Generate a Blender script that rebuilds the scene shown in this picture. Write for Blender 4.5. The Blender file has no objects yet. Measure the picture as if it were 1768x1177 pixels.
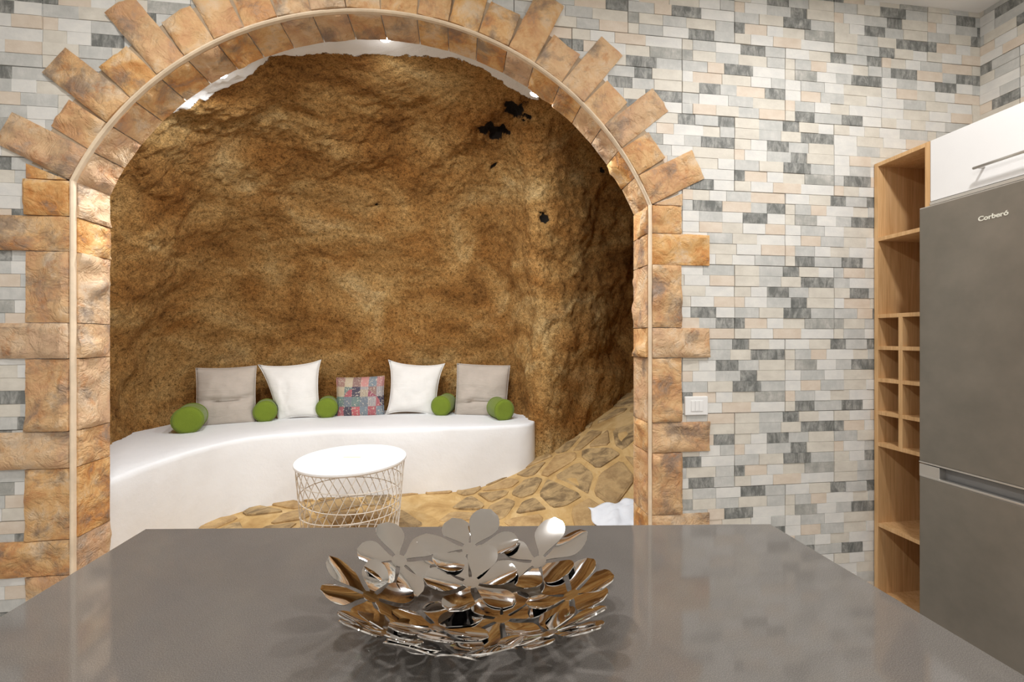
import bpy, bmesh, math, random
from mathutils import Vector, Matrix, noise

# ------------------------------------------------------------------ camera
F_PX, W_PX, H_PX, HORIZON = 720.0, 1768.0, 1177.0, 585.0
TH = math.atan(0.125)
ST, CT = math.sin(TH), math.cos(TH)
CAM_H = 1.30
scene = bpy.context.scene
cd = bpy.data.cameras.new('camera'); cam = bpy.data.objects.new('camera', cd)
scene.collection.objects.link(cam)
cam.location = (0, 0, CAM_H); cam.rotation_euler = (math.pi / 2, 0, -TH)
cd.sensor_width = 36.0; cd.lens = 36.0 * F_PX / W_PX
cd.shift_y = -(H_PX / 2 - HORIZON) / W_PX
cd.clip_start = 0.02
scene.camera = cam

# ------------------------------------------------------------------ world, exposure
world = bpy.data.worlds.new('world'); scene.world = world; world.use_nodes = True
world.node_tree.nodes['Background'].inputs[0].default_value = (0, 0, 0, 1)      # closed rooms, no sky in view
world.node_tree.nodes['Background'].inputs[1].default_value = 0.0
vs = scene.view_settings
vs.view_transform = 'Standard'; vs.look = 'None'; vs.gamma = 1.0; vs.use_curve_mapping = False
vs.exposure = 0.0
KITCHEN_W = 19.5      # watts of each kitchen downlight
CAVE_W = 14.0         # watts of each spotlight behind the arch

# ------------------------------------------------------------------ helpers
COL = scene.collection
R = random.Random(7)

def c2w(xc, zc):
    return (xc * CT + zc * ST, -xc * ST + zc * CT)

def proj(x, y, z):
    xc = x * CT - y * ST; zc = x * ST + y * CT
    return (884 + F_PX * xc / zc, HORIZON - F_PX * (z - CAM_H) / zc)

def bench_pt(px, py, z):
    """plan position of a point seen at px,py whose height z is known"""
    zc = (CAM_H - z) * F_PX / (py - HORIZON)
    return c2w((px - 884) / F_PX * zc, zc)

def sm(a, b, t):
    t = max(0.0, min(1.0, (t - a) / (b - a))); return t * t * (3 - 2 * t)

def tag(o, label=None, cat=None, group=None, kind=None):
    if label: o['label'] = label
    if cat: o['category'] = cat
    if group: o['group'] = group
    if kind: o['kind'] = kind
    return o

def mesh_obj(name, verts, faces, mat, parent=None, smooth=False, loc=None, rot=None, mats=None, midx=None):
    me = bpy.data.meshes.new(name)
    me.from_pydata([tuple(v) for v in verts], [], faces)
    if mats:
        for m in mats: me.materials.append(m)
        if midx: me.polygons.foreach_set('material_index', midx)
    else:
        me.materials.append(mat)
    if smooth: me.polygons.foreach_set('use_smooth', [True] * len(me.polygons))
    me.update()
    o = bpy.data.objects.new(name, me); COL.objects.link(o)
    if loc is not None: o.location = loc
    if rot is not None: o.rotation_euler = rot
    if parent: o.parent = parent
    return o

def link_mesh(name, me, parent=None, loc=None, rot=None):
    o = bpy.data.objects.new(name, me); COL.objects.link(o)
    if loc is not None: o.location = loc
    if rot is not None: o.rotation_euler = rot
    if parent: o.parent = parent
    return o

def empty(name, loc=(0, 0, 0), rz=0):
    o = bpy.data.objects.new(name, None); COL.objects.link(o)
    o.location = loc; o.rotation_euler = (0, 0, rz); o.empty_display_size = 0.05
    return o

class MB:
    def __init__(s): s.v = []; s.f = []
    def add(s, v, f):
        n = len(s.v); s.v += [tuple(p) for p in v]; s.f += [tuple(i + n for i in q) for q in f]
    def box(s, x0, x1, y0, y1, z0, z1):
        v = [(x, y, z) for z in (z0, z1) for y in (y0, y1) for x in (x0, x1)]
        s.add(v, [(0, 2, 3, 1), (4, 5, 7, 6), (0, 1, 5, 4), (2, 6, 7, 3), (0, 4, 6, 2), (1, 3, 7, 5)])
    def tube(s, pts, r, n=6, closed=False):
        pts = [Vector(p) for p in pts]; m = len(pts); rings = []
        up = None
        for i in range(m):
            a = pts[(i - 1) % m] if (closed or i > 0) else pts[i]
            b = pts[(i + 1) % m] if (closed or i < m - 1) else pts[i]
            t = (b - a).normalized()
            if up is None: up = t.orthogonal().normalized()
            up = (up - t * up.dot(t))
            up = up.normalized() if up.length > 1e-6 else t.orthogonal().normalized()
            w = t.cross(up)
            rings.append([pts[i] + r * (math.cos(2 * math.pi * k / n) * up + math.sin(2 * math.pi * k / n) * w) for k in range(n)])
        v = [p for rg in rings for p in rg]; f = []
        for i in range(m if closed else m - 1):
            j = (i + 1) % m
            for k in range(n):
                f.append((i * n + k, i * n + (k + 1) % n, j * n + (k + 1) % n, j * n + k))
        if not closed:
            f.append(tuple(range(n - 1, -1, -1))); f.append(tuple((m - 1) * n + k for k in range(n)))
        s.add(v, f)
    def lathe(s, prof, n=48, cap0=True, cap1=True):
        v = []; f = []; m = len(prof)
        for (r, z) in prof:
            for k in range(n):
                a = 2 * math.pi * k / n; v.append((r * math.cos(a), r * math.sin(a), z))
        for i in range(m - 1):
            for k in range(n):
                f.append((i * n + k, i * n + (k + 1) % n, (i + 1) * n + (k + 1) % n, (i + 1) * n + k))
        if cap0: f.append(tuple(range(n - 1, -1, -1)))
        if cap1: f.append(tuple((m - 1) * n + k for k in range(n)))
        s.add(v, f)
    def build(s, name, mat, parent=None, smooth=False, loc=None, rot=None):
        return mesh_obj(name, s.v, s.f, mat, parent, smooth, loc, rot)

def bevel(o, w=0.002, seg=2):
    m = o.modifiers.new('bevel', 'BEVEL'); m.width = w; m.segments = seg; m.limit_method = 'ANGLE'
    m.angle_limit = math.radians(40)
    return o

def boxo(name, x0, x1, y0, y1, z0, z1, mat, parent=None, bev=0.0):
    b = MB(); b.box(x0, x1, y0, y1, z0, z1)
    o = b.build(name, mat, parent)
    if bev: bevel(o, bev)
    return o

def catmull(pts, n):
    out = []; m = len(pts); k = len(pts[0])
    for i in range(n):
        t = i / (n - 1) * (m - 1); a = min(int(t), m - 2); u = t - a
        p = [pts[max(0, min(m - 1, a + d))] for d in (-1, 0, 1, 2)]
        out.append(tuple(0.5 * (2 * p[1][c] + (p[2][c] - p[0][c]) * u
                   + (2 * p[0][c] - 5 * p[1][c] + 4 * p[2][c] - p[3][c]) * u * u
                   + (3 * p[1][c] - p[0][c] - 3 * p[2][c] + p[3][c]) * u ** 3) for c in range(k)))
    return out

def fbm(p, sc, octv=4, h=0.9):
    return noise.fractal(Vector(p) * sc, h, 2.1, octv)

# ------------------------------------------------------------------ materials
def sock(nt, a, b): nt.links.new(a, b)

class Mat:
    def __init__(s, name, col=(0.8, 0.8, 0.8), rough=0.5, metal=0.0, spec=0.5):
        s.m = bpy.data.materials.new(name); s.m.use_nodes = True
        s.nt = s.m.node_tree; s.b = s.nt.nodes['Principled BSDF']
        s.b.inputs['Base Color'].default_value = (*col, 1)
        s.b.inputs['Roughness'].default_value = rough
        s.b.inputs['Metallic'].default_value = metal
        s.b.inputs['Specular IOR Level'].default_value = spec
        s._tc = None
    def n(s, t, **kw):
        nd = s.nt.nodes.new(t)
        for k, v in kw.items():
            if k in nd.bl_rna.properties and k != 'inputs': setattr(nd, k, v)
        return nd
    def coord(s, kind='Object'):
        if s._tc is None: s._tc = s.n('ShaderNodeTexCoord')
        return s._tc.outputs[kind]
    def mapped(s, src, scale=(1, 1, 1), rot=(0, 0, 0)):
        mp = s.n('ShaderNodeMapping'); mp.inputs['Scale'].default_value = scale; mp.inputs['Rotation'].default_value = rot
        sock(s.nt, src, mp.inputs['Vector']); return mp.outputs[0]
    def objrand(s, vec, k=20.0):
        oi = s.n('ShaderNodeObjectInfo'); mu = s.n('ShaderNodeMath', operation='MULTIPLY'); mu.inputs[1].default_value = k
        sock(s.nt, oi.outputs['Random'], mu.inputs[0])
        ad = s.n('ShaderNodeVectorMath', operation='ADD'); sock(s.nt, vec, ad.inputs[0]); sock(s.nt, mu.outputs[0], ad.inputs[1])
        return ad.outputs[0], oi.outputs['Random']
    def noise(s, vec, scale, detail=4, rough=0.55, dist=0.0):
        nd = s.n('ShaderNodeTexNoise'); nd.inputs['Scale'].default_value = scale; nd.inputs['Detail'].default_value = detail
        nd.inputs['Roughness'].default_value = rough; nd.inputs['Distortion'].default_value = dist
        sock(s.nt, vec, nd.inputs['Vector']); return nd.outputs['Fac']
    def ramp(s, fac, stops, interp='LINEAR'):
        r = s.n('ShaderNodeValToRGB'); cr = r.color_ramp; cr.interpolation = interp
        while len(cr.elements) < len(stops): cr.elements.new(0.5)
        for e, (p, c) in zip(cr.elements, stops):
            e.position = p; e.color = (*c, 1) if len(c) == 3 else c
        sock(s.nt, fac, r.inputs[0]); return r.outputs[0]
    def mix(s, fac, a, b, mode='MIX'):
        m = s.n('ShaderNodeMix', data_type='RGBA', blend_type=mode)
        for v, i in ((fac, 0), (a, 6), (b, 7)):
            if hasattr(v, 'is_output'): sock(s.nt, v, m.inputs[i])
            elif isinstance(v, (int, float)): m.inputs[i].default_value = v
            else: m.inputs[i].default_value = (*v, 1)
        return m.outputs[2]
    def math(s, op, a, b=None, clamp=False):
        m = s.n('ShaderNodeMath', operation=op); m.use_clamp = clamp
        for v, i in ((a, 0), (b, 1)):
            if v is None: continue
            if hasattr(v, 'is_output'): sock(s.nt, v, m.inputs[i])
            else: m.inputs[i].default_value = v
        return m.outputs[0]
    def base(s, c): sock(s.nt, c, s.b.inputs['Base Color']); return s
    def rough(s, c): sock(s.nt, c, s.b.inputs['Roughness']); return s
    def bump(s, h, strength=0.5, dist=0.01):
        b = s.n('ShaderNodeBump'); b.inputs['Strength'].default_value = strength; b.inputs['Distance'].default_value = dist
        sock(s.nt, h, b.inputs['Height']); sock(s.nt, b.outputs[0], s.b.inputs['Normal']); return s

def M_cave():
    k = Mat('cave_rock', rough=0.95, spec=0.15); c = k.coord()
    big = k.noise(k.mapped(c, (1.0, 1.0, 1.7), (0.1, -0.35, 0.0)), 1.5, 5, 0.6, 0.9)
    col = k.ramp(big, [(0.30, (0.190, 0.086, 0.024)), (0.42, (0.340, 0.170, 0.052)), (0.51, (0.430, 0.238, 0.082)),
                       (0.60, (0.51, 0.315, 0.125)), (0.70, (0.65, 0.46, 0.225))])
    red = k.ramp(k.noise(k.mapped(c, (1, 1, 1.5)), 2.7, 4), [(0.50, (0, 0, 0)), (0.68, (1, 1, 1))])
    col = k.mix(k.math('MULTIPLY', red, 0.55), col, (0.34, 0.145, 0.035))
    # mineral specks of the rock: their own noise, apart from the relief below
    c2 = k.n('ShaderNodeVectorMath', operation='ADD'); c2.inputs[1].default_value = (7.3, 2.9, 5.1); sock(k.nt, c, c2.inputs[0]); c2 = c2.outputs[0]
    fine = k.noise(c, 38, 6, 0.75)
    col = k.mix(1.0, col, k.ramp(k.noise(c2, 38, 6, 0.75), [(0.32, (0.30, 0.26, 0.20)), (0.47, (0.92, 0.90, 0.86)), (0.66, (1.35, 1.32, 1.25))]), 'MULTIPLY')
    grit = k.noise(c, 120, 3, 0.7)
    col = k.mix(1.0, col, k.ramp(k.noise(c2, 120, 3, 0.7), [(0.33, (0.45, 0.42, 0.36)), (0.5, (1, 1, 1)), (0.70, (1.3, 1.3, 1.25))]), 'MULTIPLY')
    # near-black colour inside the small pits, ragged at the rim
    so = k.n('ShaderNodeAttribute'); so.attribute_name = 'pit_dark'
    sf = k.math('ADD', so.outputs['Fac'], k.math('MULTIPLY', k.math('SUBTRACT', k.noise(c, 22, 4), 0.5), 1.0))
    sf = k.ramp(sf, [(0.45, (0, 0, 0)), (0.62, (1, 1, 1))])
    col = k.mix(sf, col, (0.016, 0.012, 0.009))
    # white plaster left from coating the rim behind the arch
    pl = k.n('ShaderNodeAttribute'); pl.attribute_name = 'plaster'
    pf = k.math('ADD', pl.outputs['Fac'], k.math('MULTIPLY', k.math('SUBTRACT', k.noise(c, 9, 6, 0.7), 0.5), 0.75))
    pf = k.ramp(pf, [(0.49, (0, 0, 0)), (0.51, (1, 1, 1))])
    col = k.mix(pf, col, (0.80, 0.79, 0.77))
    k.base(col)
    hh = k.math('ADD', k.math('MULTIPLY', fine, 1.0), k.math('MULTIPLY', grit, 0.45))
    hh = k.math('MULTIPLY', hh, k.math('SUBTRACT', 1.0, k.math('MULTIPLY', pf, 0.85)))
    return k.bump(hh, 0.9, 0.022).m

def M_quarry(name):
    k = Mat(name, rough=0.6, spec=0.35); c, rnd = k.objrand(k.coord(), 31.0)
    n1 = k.noise(k.mapped(c, (1.0, 1.2, 1.0)), 7, 8, 0.66, 0.35)
    a = (0.55, 0.245, 0.07); b = (0.70, 0.415, 0.165); g = (0.25, 0.18, 0.135); w = (0.72, 0.55, 0.37)
    col = k.ramp(n1, [(0.30, g), (0.41, a), (0.53, b), (0.66, w)])
    col = k.mix(k.math('MULTIPLY', rnd, 0.65), col, (0.60, 0.46, 0.34))
    n2 = k.noise(c, 6, 7, 0.68, 0.3)
    dark = k.ramp(n2, [(0.51, (0, 0, 0)), (0.64, (1, 1, 1))])
    col = k.mix(k.math('MULTIPLY', dark, 0.72), col, (0.185, 0.145, 0.120))
    rust = k.ramp(k.noise(c, 15, 6, 0.7, 0.4), [(0.55, (0, 0, 0)), (0.68, (1, 1, 1))])
    col = k.mix(k.math('MULTIPLY', rust, 0.5), col, (0.46, 0.165, 0.03))
    k.base(col)
    cr = k.math('ABSOLUTE', k.math('SUBTRACT', k.noise(c, 13, 5, 0.6, 0.6), 0.5))
    hh = k.math('ADD', k.math('MULTIPLY', k.math('MINIMUM', k.math('MULTIPLY', cr, 7.0), 0.6), 1.0), k.math('MULTIPLY', k.noise(c, 70, 5, 0.6), 0.6))
    return k.bump(hh, 0.55, 0.008).m

def M_tile(name, c0, c1, veins=0.0, dark=(0.10, 0.105, 0.10)):
    k = Mat(name, rough=0.55, spec=0.4); c = k.coord()
    c, rnd = k.objrand(c, 9.0)
    n1 = k.noise(k.mapped(c, (1, 1, 1.5)), 14, 5, 0.65)
    col = k.ramp(n1, [(0.33, c0), (0.67, c1)])
    if veins:
        v = k.noise(k.mapped(c, (2.4, 2.4, 1.0)), 14, 7, 0.75, 0.6)
        col = k.mix(k.math('MULTIPLY', k.ramp(v, [(0.42, (1, 1, 1)), (0.62, (0, 0, 0))]), veins), col, dark)
    k.base(col)
    return k.bump(k.noise(c, 60, 4, 0.6), 0.25, 0.003).m

def M_wood():
    k = Mat('oak_melamine', rough=0.5, spec=0.35); c = k.coord()
    n1 = k.noise(k.mapped(c, (14, 14, 0.9)), 3.0, 5, 0.6, 0.5)
    col = k.ramp(n1, [(0.3, (0.54, 0.30, 0.125)), (0.5, (0.68, 0.42, 0.20)), (0.7, (0.78, 0.52, 0.28))])
    n2 = k.noise(k.mapped(c, (60, 60, 1.6)), 4, 3)
    col = k.mix(0.35, col, k.ramp(n2, [(0.35, (0.45, 0.25, 0.10)), (0.6, (0.72, 0.46, 0.23))]))
    return k.base(col).bump(n2, 0.08, 0.002).m

def M_plain(name, col, rough=0.5, metal=0.0, spec=0.5, nz=0.0, nsc=8.0, bump=0.0, bsc=40.0):
    k = Mat(name, col, rough, metal, spec); c = k.coord()
    if nz:
        n = k.noise(c, nsc, 5, 0.6)
        k.base(k.ramp(n, [(0.3, tuple(x * (1 - nz) for x in col)), (0.7, tuple(min(1, x * (1 + nz)) for x in col))]))
    if bump: k.bump(k.noise(c, bsc, 5, 0.6), 0.5, bump)
    return k.m

def M_worktop():
    k = Mat('dark_quartz', rough=0.16, spec=0.5); c = k.coord()
    n1 = k.noise(c, 6, 5, 0.6); n2 = k.noise(c, 900, 2, 0.6)
    col = k.ramp(n1, [(0.3, (0.128, 0.117, 0.108)), (0.7, (0.146, 0.134, 0.124))])
    col = k.mix(1.0, col, k.ramp(n2, [(0.35, (0.72, 0.72, 0.72)), (0.55, (1, 1, 1)), (0.72, (1.4, 1.4, 1.4))]), 'MULTIPLY')
    k.base(col)
    return k.rough(k.ramp(k.noise(c, 18, 4), [(0.3, (0.045,) * 3), (0.7, (0.075,) * 3)])).m

def M_steel_dark():
    k = Mat('dark_inox', rough=0.38, metal=0.55, spec=0.5); c = k.coord()
    n1 = k.noise(k.mapped(c, (1, 1, 1)), 5, 4, 0.6)
    k.base(k.ramp(n1, [(0.3, (0.20, 0.185, 0.158)), (0.7, (0.26, 0.235, 0.20))]))
    return k.m

def M_patchwork():
    k = Mat('patchwork_cloth', rough=0.9, spec=0.1); c = k.coord()
    sc = k.mapped(c, (15, 0.0001, 12))
    fl = k.n('ShaderNodeVectorMath', operation='FLOOR'); sock(k.nt, sc, fl.inputs[0])
    wn = k.n('ShaderNodeTexWhiteNoise', noise_dimensions='3D'); sock(k.nt, fl.outputs[0], wn.inputs['Vector'])
    col = k.ramp(wn.outputs['Value'], [(0.0, (0.62, 0.15, 0.17)), (0.14, (0.23, 0.30, 0.34)), (0.27, (0.66, 0.55, 0.38)),
             (0.40, (0.05, 0.06, 0.10)), (0.50, (0.70, 0.33, 0.30)), (0.63, (0.20, 0.33, 0.29)), (0.74, (0.42, 0.25, 0.20)),
             (0.84, (0.36, 0.10, 0.15)), (0.93, (0.55, 0.52, 0.50))], 'CONSTANT')
    # small print: stripes on half of the patches, dots on the rest
    wv = k.n('ShaderNodeTexWave'); wv.inputs['Scale'].default_value = 26; wv.inputs['Distortion'].default_value = 1.5
    sock(k.nt, c, wv.inputs['Vector'])
    st = k.ramp(wv.outputs['Fac'], [(0.72, (0, 0, 0)), (0.80, (1, 1, 1))])
    pick = k.math('GREATER_THAN', wn.outputs['Color'], 0.5)
    sp = k.ramp(k.noise(c, 75, 1), [(0.60, (0, 0, 0)), (0.64, (1, 1, 1))])
    col = k.mix(k.math('MULTIPLY', k.math('MULTIPLY', st, pick), 0.8), col, (0.10, 0.10, 0.13))
    col = k.mix(k.math('MULTIPLY', sp, 0.8), col, (0.70, 0.62, 0.50))
    col = k.mix(0.30, col, (0.16, 0.11, 0.10))
    return k.base(col).bump(k.noise(c, 90, 3), 0.2, 0.003).m

def M_fabric(name, col, nz=0.06, wrk=0.0):
    k = Mat(name, col, 0.9, 0, 0.12); c = k.coord()
    n = k.noise(c, 7, 5, 0.6)
    k.base(k.ramp(n, [(0.3, tuple(x * (1 - nz) for x in col)), (0.7, tuple(min(1, x * (1 + nz)) for x in col))]))
    h = k.noise(c, 160, 3, 0.6)
    if wrk:
        wv = k.noise(k.mapped(c, (2.0, 2.0, 7.0), (0, 0.25, 0)), 3.0, 3, 0.5, 0.8)
        h = k.math('ADD', k.math('MULTIPLY', wv, 4.0 * wrk), k.math('MULTIPLY', h, 0.2))
    k.b.inputs['Sheen Weight'].default_value = 0.2
    return k.bump(h, 0.5, 0.006).m

def M_emit(name, col, strength):
    k = Mat(name, (0.9, 0.9, 0.9), 0.3)
    k.b.inputs['Emission Color'].default_value = (*col, 1); k.b.inputs['Emission Strength'].default_value = strength
    return k.m

def M_flag():
    k = Mat('flagstone', rough=0.7, spec=0.3); c, rnd = k.objrand(k.coord('Object'), 17.0)
    n1 = k.noise(k.mapped(c, (1, 1.4, 1)), 8, 6, 0.68, 0.8)
    col = k.ramp(n1, [(0.30, (0.13, 0.085, 0.04)), (0.43, (0.25, 0.17, 0.085)), (0.54, (0.42, 0.29, 0.14)), (0.68, (0.52, 0.36, 0.17))])
    col = k.mix(k.ramp(rnd, [(0.25, (0, 0, 0)), (0.9, (0.85, 0.85, 0.85))]), col, k.ramp(k.noise(c, 12, 6, 0.7), [(0.35, (0.34, 0.20, 0.08)), (0.65, (0.58, 0.39, 0.18))]))
    return k.base(col).bump(k.noise(c, 30, 5, 0.65), 0.6, 0.012).m

def M_mortar():
    k = Mat('sandy_mortar', rough=0.85, spec=0.2); c = k.coord()
    n1 = k.noise(k.mapped(c, (1.2, 1.0, 1)), 5, 6, 0.65, 0.6)
    return k.base(k.ramp(n1, [(0.3, (0.40, 0.24, 0.09)), (0.5, (0.55, 0.36, 0.15)), (0.7, (0.68, 0.49, 0.25))])).bump(k.noise(c, 28, 5, 0.65), 0.6, 0.012).m

MT = dict(
    cave=M_cave(), quarry=M_quarry('quarry_stone'),
    trim=M_plain('cream_grout', (0.72, 0.58, 0.42), 0.7, nz=0.12, nsc=12),
    bed=M_plain('sandy_bed_mortar', (0.42, 0.32, 0.22), 0.9, nz=0.12, nsc=30),
    grout=M_plain('tile_grout', (0.68, 0.65, 0.60), 0.85, nz=0.05),
    t_white=M_tile('stone_white', (0.68, 0.68, 0.665), (0.78, 0.77, 0.735)),
    t_cream=M_tile('stone_cream', (0.62, 0.585, 0.52), (0.73, 0.695, 0.62)),
    t_peach=M_tile('stone_peach', (0.655, 0.555, 0.455), (0.74, 0.655, 0.56)),
    t_pale=M_tile('stone_pale_grey', (0.52, 0.53, 0.515), (0.66, 0.655, 0.63), 0.30, (0.40, 0.41, 0.40)),
    t_mid=M_tile('stone_mid_grey', (0.36, 0.365, 0.345), (0.60, 0.585, 0.55), 0.50, (0.24, 0.25, 0.235)),
    t_dark=M_tile('stone_dark_veined', (0.27, 0.28, 0.27), (0.48, 0.475, 0.45), 0.80, (0.105, 0.112, 0.108)),
    white_wall=M_plain('white_paint', (0.80, 0.79, 0.77), 0.7, nz=0.02, nsc=3),
    ceil=M_plain('ceiling_paint', (0.84, 0.83, 0.81), 0.8, nz=0.015, nsc=3),
    floor_k=M_plain('grey_floor_tile', (0.34, 0.31, 0.28), 0.4, nz=0.08, nsc=3),
    plaster=M_plain('lime_plaster', (0.82, 0.825, 0.83), 0.75, nz=0.02, nsc=5, bump=0.006, bsc=14),
    mortar=M_mortar(), flag=M_flag(), wood=M_wood(), worktop=M_worktop(),
    white_gloss=M_plain('white_lacquer', (0.82, 0.82, 0.83), 0.25, nz=0.01),
    inox=M_steel_dark(), alu=M_plain('satin_aluminium', (0.62, 0.60, 0.57), 0.32, 0.9, nz=0.03),
    black=M_plain('black_gasket', (0.02, 0.02, 0.02), 0.5, nz=0.1),
    grip=M_plain('grey_grip', (0.22, 0.22, 0.22), 0.35, 0.3, nz=0.05),
    logo=M_plain('logo_silver', (0.80, 0.79, 0.70), 0.35, 0.2, nz=0.02),
    chrome=M_plain('polished_steel', (0.78, 0.77, 0.76), 0.05, 1.0, nz=0.02, nsc=20),
    wire=M_plain('white_powder_coat', (0.80, 0.74, 0.66), 0.45, nz=0.02),
    tabtop=M_plain('white_table_lacquer', (0.90, 0.90, 0.90), 0.4, nz=0.01),
    plastic=M_plain('white_plastic', (0.84, 0.84, 0.84), 0.3, nz=0.01),
    taupe=M_fabric('taupe_satin', (0.47, 0.41, 0.35), 0.08, 0.6), cwhite=M_fabric('white_cotton', (0.82, 0.80, 0.76), 0.04, 0.35),
    green=M_fabric('green_felt', (0.165, 0.225, 0.024), 0.10), patch=M_patchwork(),
    cloth=M_fabric('white_plastic_sheet', (0.80, 0.83, 0.88), 0.05, 0.5),
    bulb=M_emit('spot_bulb', (1.0, 0.98, 0.95), 60.0), led=M_emit('downlight_diffuser', (1.0, 0.97, 0.92), 14.0),
)

# ------------------------------------------------------------------ dimensions
WY = 1.80                      # face of the tiled wall
WB = 1.945                     # back of the masonry at the arch
XL, XR = -1.472, 0.855         # jambs
AX, AZ, AR = -0.3085, 1.395, 1.270   # arch circle
SPR = math.sqrt(AR * AR - (XR - AX) ** 2) + AZ   # springing height
CEIL = 2.942
XW = 2.608                     # right-hand wall
CF = 0.15                      # cave floor level
BT = 0.637                     # bench top
SX = 1.993                     # fronts of the tall units
XLEFT, YREAR = -2.75, -3.0

def arch_excl(z0, z1, pad):
    """interval of x that is open (arch) for a row z0..z1"""
    if z0 >= AZ + AR + pad: return None
    if z0 <= SPR: h = (XR - AX) + pad
    else: h = math.sqrt(max(0, (AR + pad) ** 2 - (z0 - AZ) ** 2)); h = min(h, (XR - AX) + pad)
    return (AX - h, AX + h)

# ------------------------------------------------------------------ room shell
def wall_with_arch():
    n = 48; a0 = math.acos((XR - AX) / AR); arc = []
    for i in range(n + 1):
        a = a0 + (math.pi - 2 * a0) * i / n
        arc.append((AX + AR * math.cos(a), AZ + AR * math.sin(a)))
    b = MB(); x0, x1 = XLEFT, XW
    front = WY + 0.006
    outline_r = [(XR, 0.0)] + arc + [(XL, 0.0)]
    v = []; f = []
    for (x, z) in outline_r:
        v += [(x, front, z), (x, WB, z)]
    m = len(outline_r)
    for i in range(m - 1): f.append((2 * i, 2 * i + 1, 2 * i + 3, 2 * i + 2))
    b.add(v, f)
    for y, s in ((front, 1), (WB, -1)):
        def q(*p):
            p = [(x, y, z) for x, z in p]
            b.add(p, [(0, 1, 2, 3) if s > 0 else (3, 2, 1, 0)])
        q((x0, 0), (XL, 0), (XL, SPR), (x0, SPR)); q((x0, SPR), (XL, SPR), (XL, CEIL), (x0, CEIL))
        q((XR, 0), (x1, 0), (x1, SPR), (XR, SPR)); q((XR, SPR), (x1, SPR), (x1, CEIL), (XR, CEIL))
        for i in range(n):
            (xa, za), (xb, zb) = arc[i], arc[i + 1]
            q((xb, zb), (xa, za), (xa, CEIL), (xb, CEIL))
    return b.build('wall_back', MT['grout'])

wall_back = tag(wall_with_arch(), 'stone-tiled kitchen wall with the big arched opening', kind='structure')
o = boxo('ceiling', XLEFT - 0.1, XW + 0.1, YREAR - 0.1, WY + 0.1, CEIL, CEIL + 0.08, MT['ceil']); tag(o, 'plain white kitchen ceiling', kind='structure')
o = boxo('floor', XLEFT - 0.1, XW + 0.1, YREAR - 0.1, WB + 0.02, -0.08, 0.0, MT['floor_k']); tag(o, 'grey kitchen floor', kind='structure')
o = boxo('wall_left', XLEFT - 0.1, XLEFT, YREAR - 0.1, WB, 0, CEIL, MT['white_wall']); tag(o, 'white kitchen side wall', kind='structure')
o = boxo('wall_rear', XLEFT, XW, YREAR - 0.1, YREAR, 0, CEIL, MT['white_wall']); tag(o, 'white kitchen wall opposite the arch', kind='structure')
wall_right = boxo('wall_right', XW + 0.006, XW + 0.1, YREAR - 0.1, WB, 0, CEIL, MT['grout']); tag(wall_right, 'stone-tiled side wall behind fridge and wooden shelf', kind='structure')

# ------------------------------------------------------------------ stone-look wall tiles
TW, THH, NR = 0.516, 0.343, 7
RH = THH / NR
KINDS = ['t_white', 't_cream', 't_peach', 't_pale', 't_mid', 't_dark']
def make_pattern(seed):
    r = random.Random(seed); pat = []
    for row in range(NR):
        cuts = [0.0]; x = r.choice([0.10, 0.16, 0.24])
        while x < 0.88:
            cuts.append(x); x += r.choice([0.16, 0.2, 0.24, 0.28, 0.22])
        if 1 - cuts[-1] < 0.09: cuts.pop()
        cuts.append(1.0); cells = []; prev = None; nd = 0
        for a, b in zip(cuts, cuts[1:]):
            while True:
                k = r.choices(range(6), [25, 28, 13, 20, 9, 9])[0]
                if k == prev or (k >= 4 and (nd >= 2 or (prev or 0) >= 4)): continue
                break
            prev = k; nd += k == 5
            cells.append((a, b, k, r.uniform(0.0, 0.004)))
        pat.append(cells)
    return pat
PATS = [make_pattern(s) for s in (11, 23, 37, 51)]

def stone_geo(x0, x1, z0, z1, d, r):
    """shallow split-face stone: slanted edges, uneven face; back at y=0, face towards -y"""
    i = 0.0007; g = 0.0001
    fr = [-(0.0035 + d + r.uniform(-0.0008, 0.0008)) for _ in range(4)]
    v = [(x0 + g, 0, z0 + g), (x1 - g, 0, z0 + g), (x1 - g, 0, z1 - g), (x0 + g, 0, z1 - g),
         (x0 + i, fr[0], z0 + i), (x1 - i, fr[1], z0 + i), (x1 - i, fr[2], z1 - i), (x0 + i, fr[3], z1 - i)]
    f = [(4, 5, 6), (4, 6, 7), (0, 1, 5, 4), (1, 2, 6, 5), (2, 3, 7, 6), (3, 0, 4, 7)]
    return v, f

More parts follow.
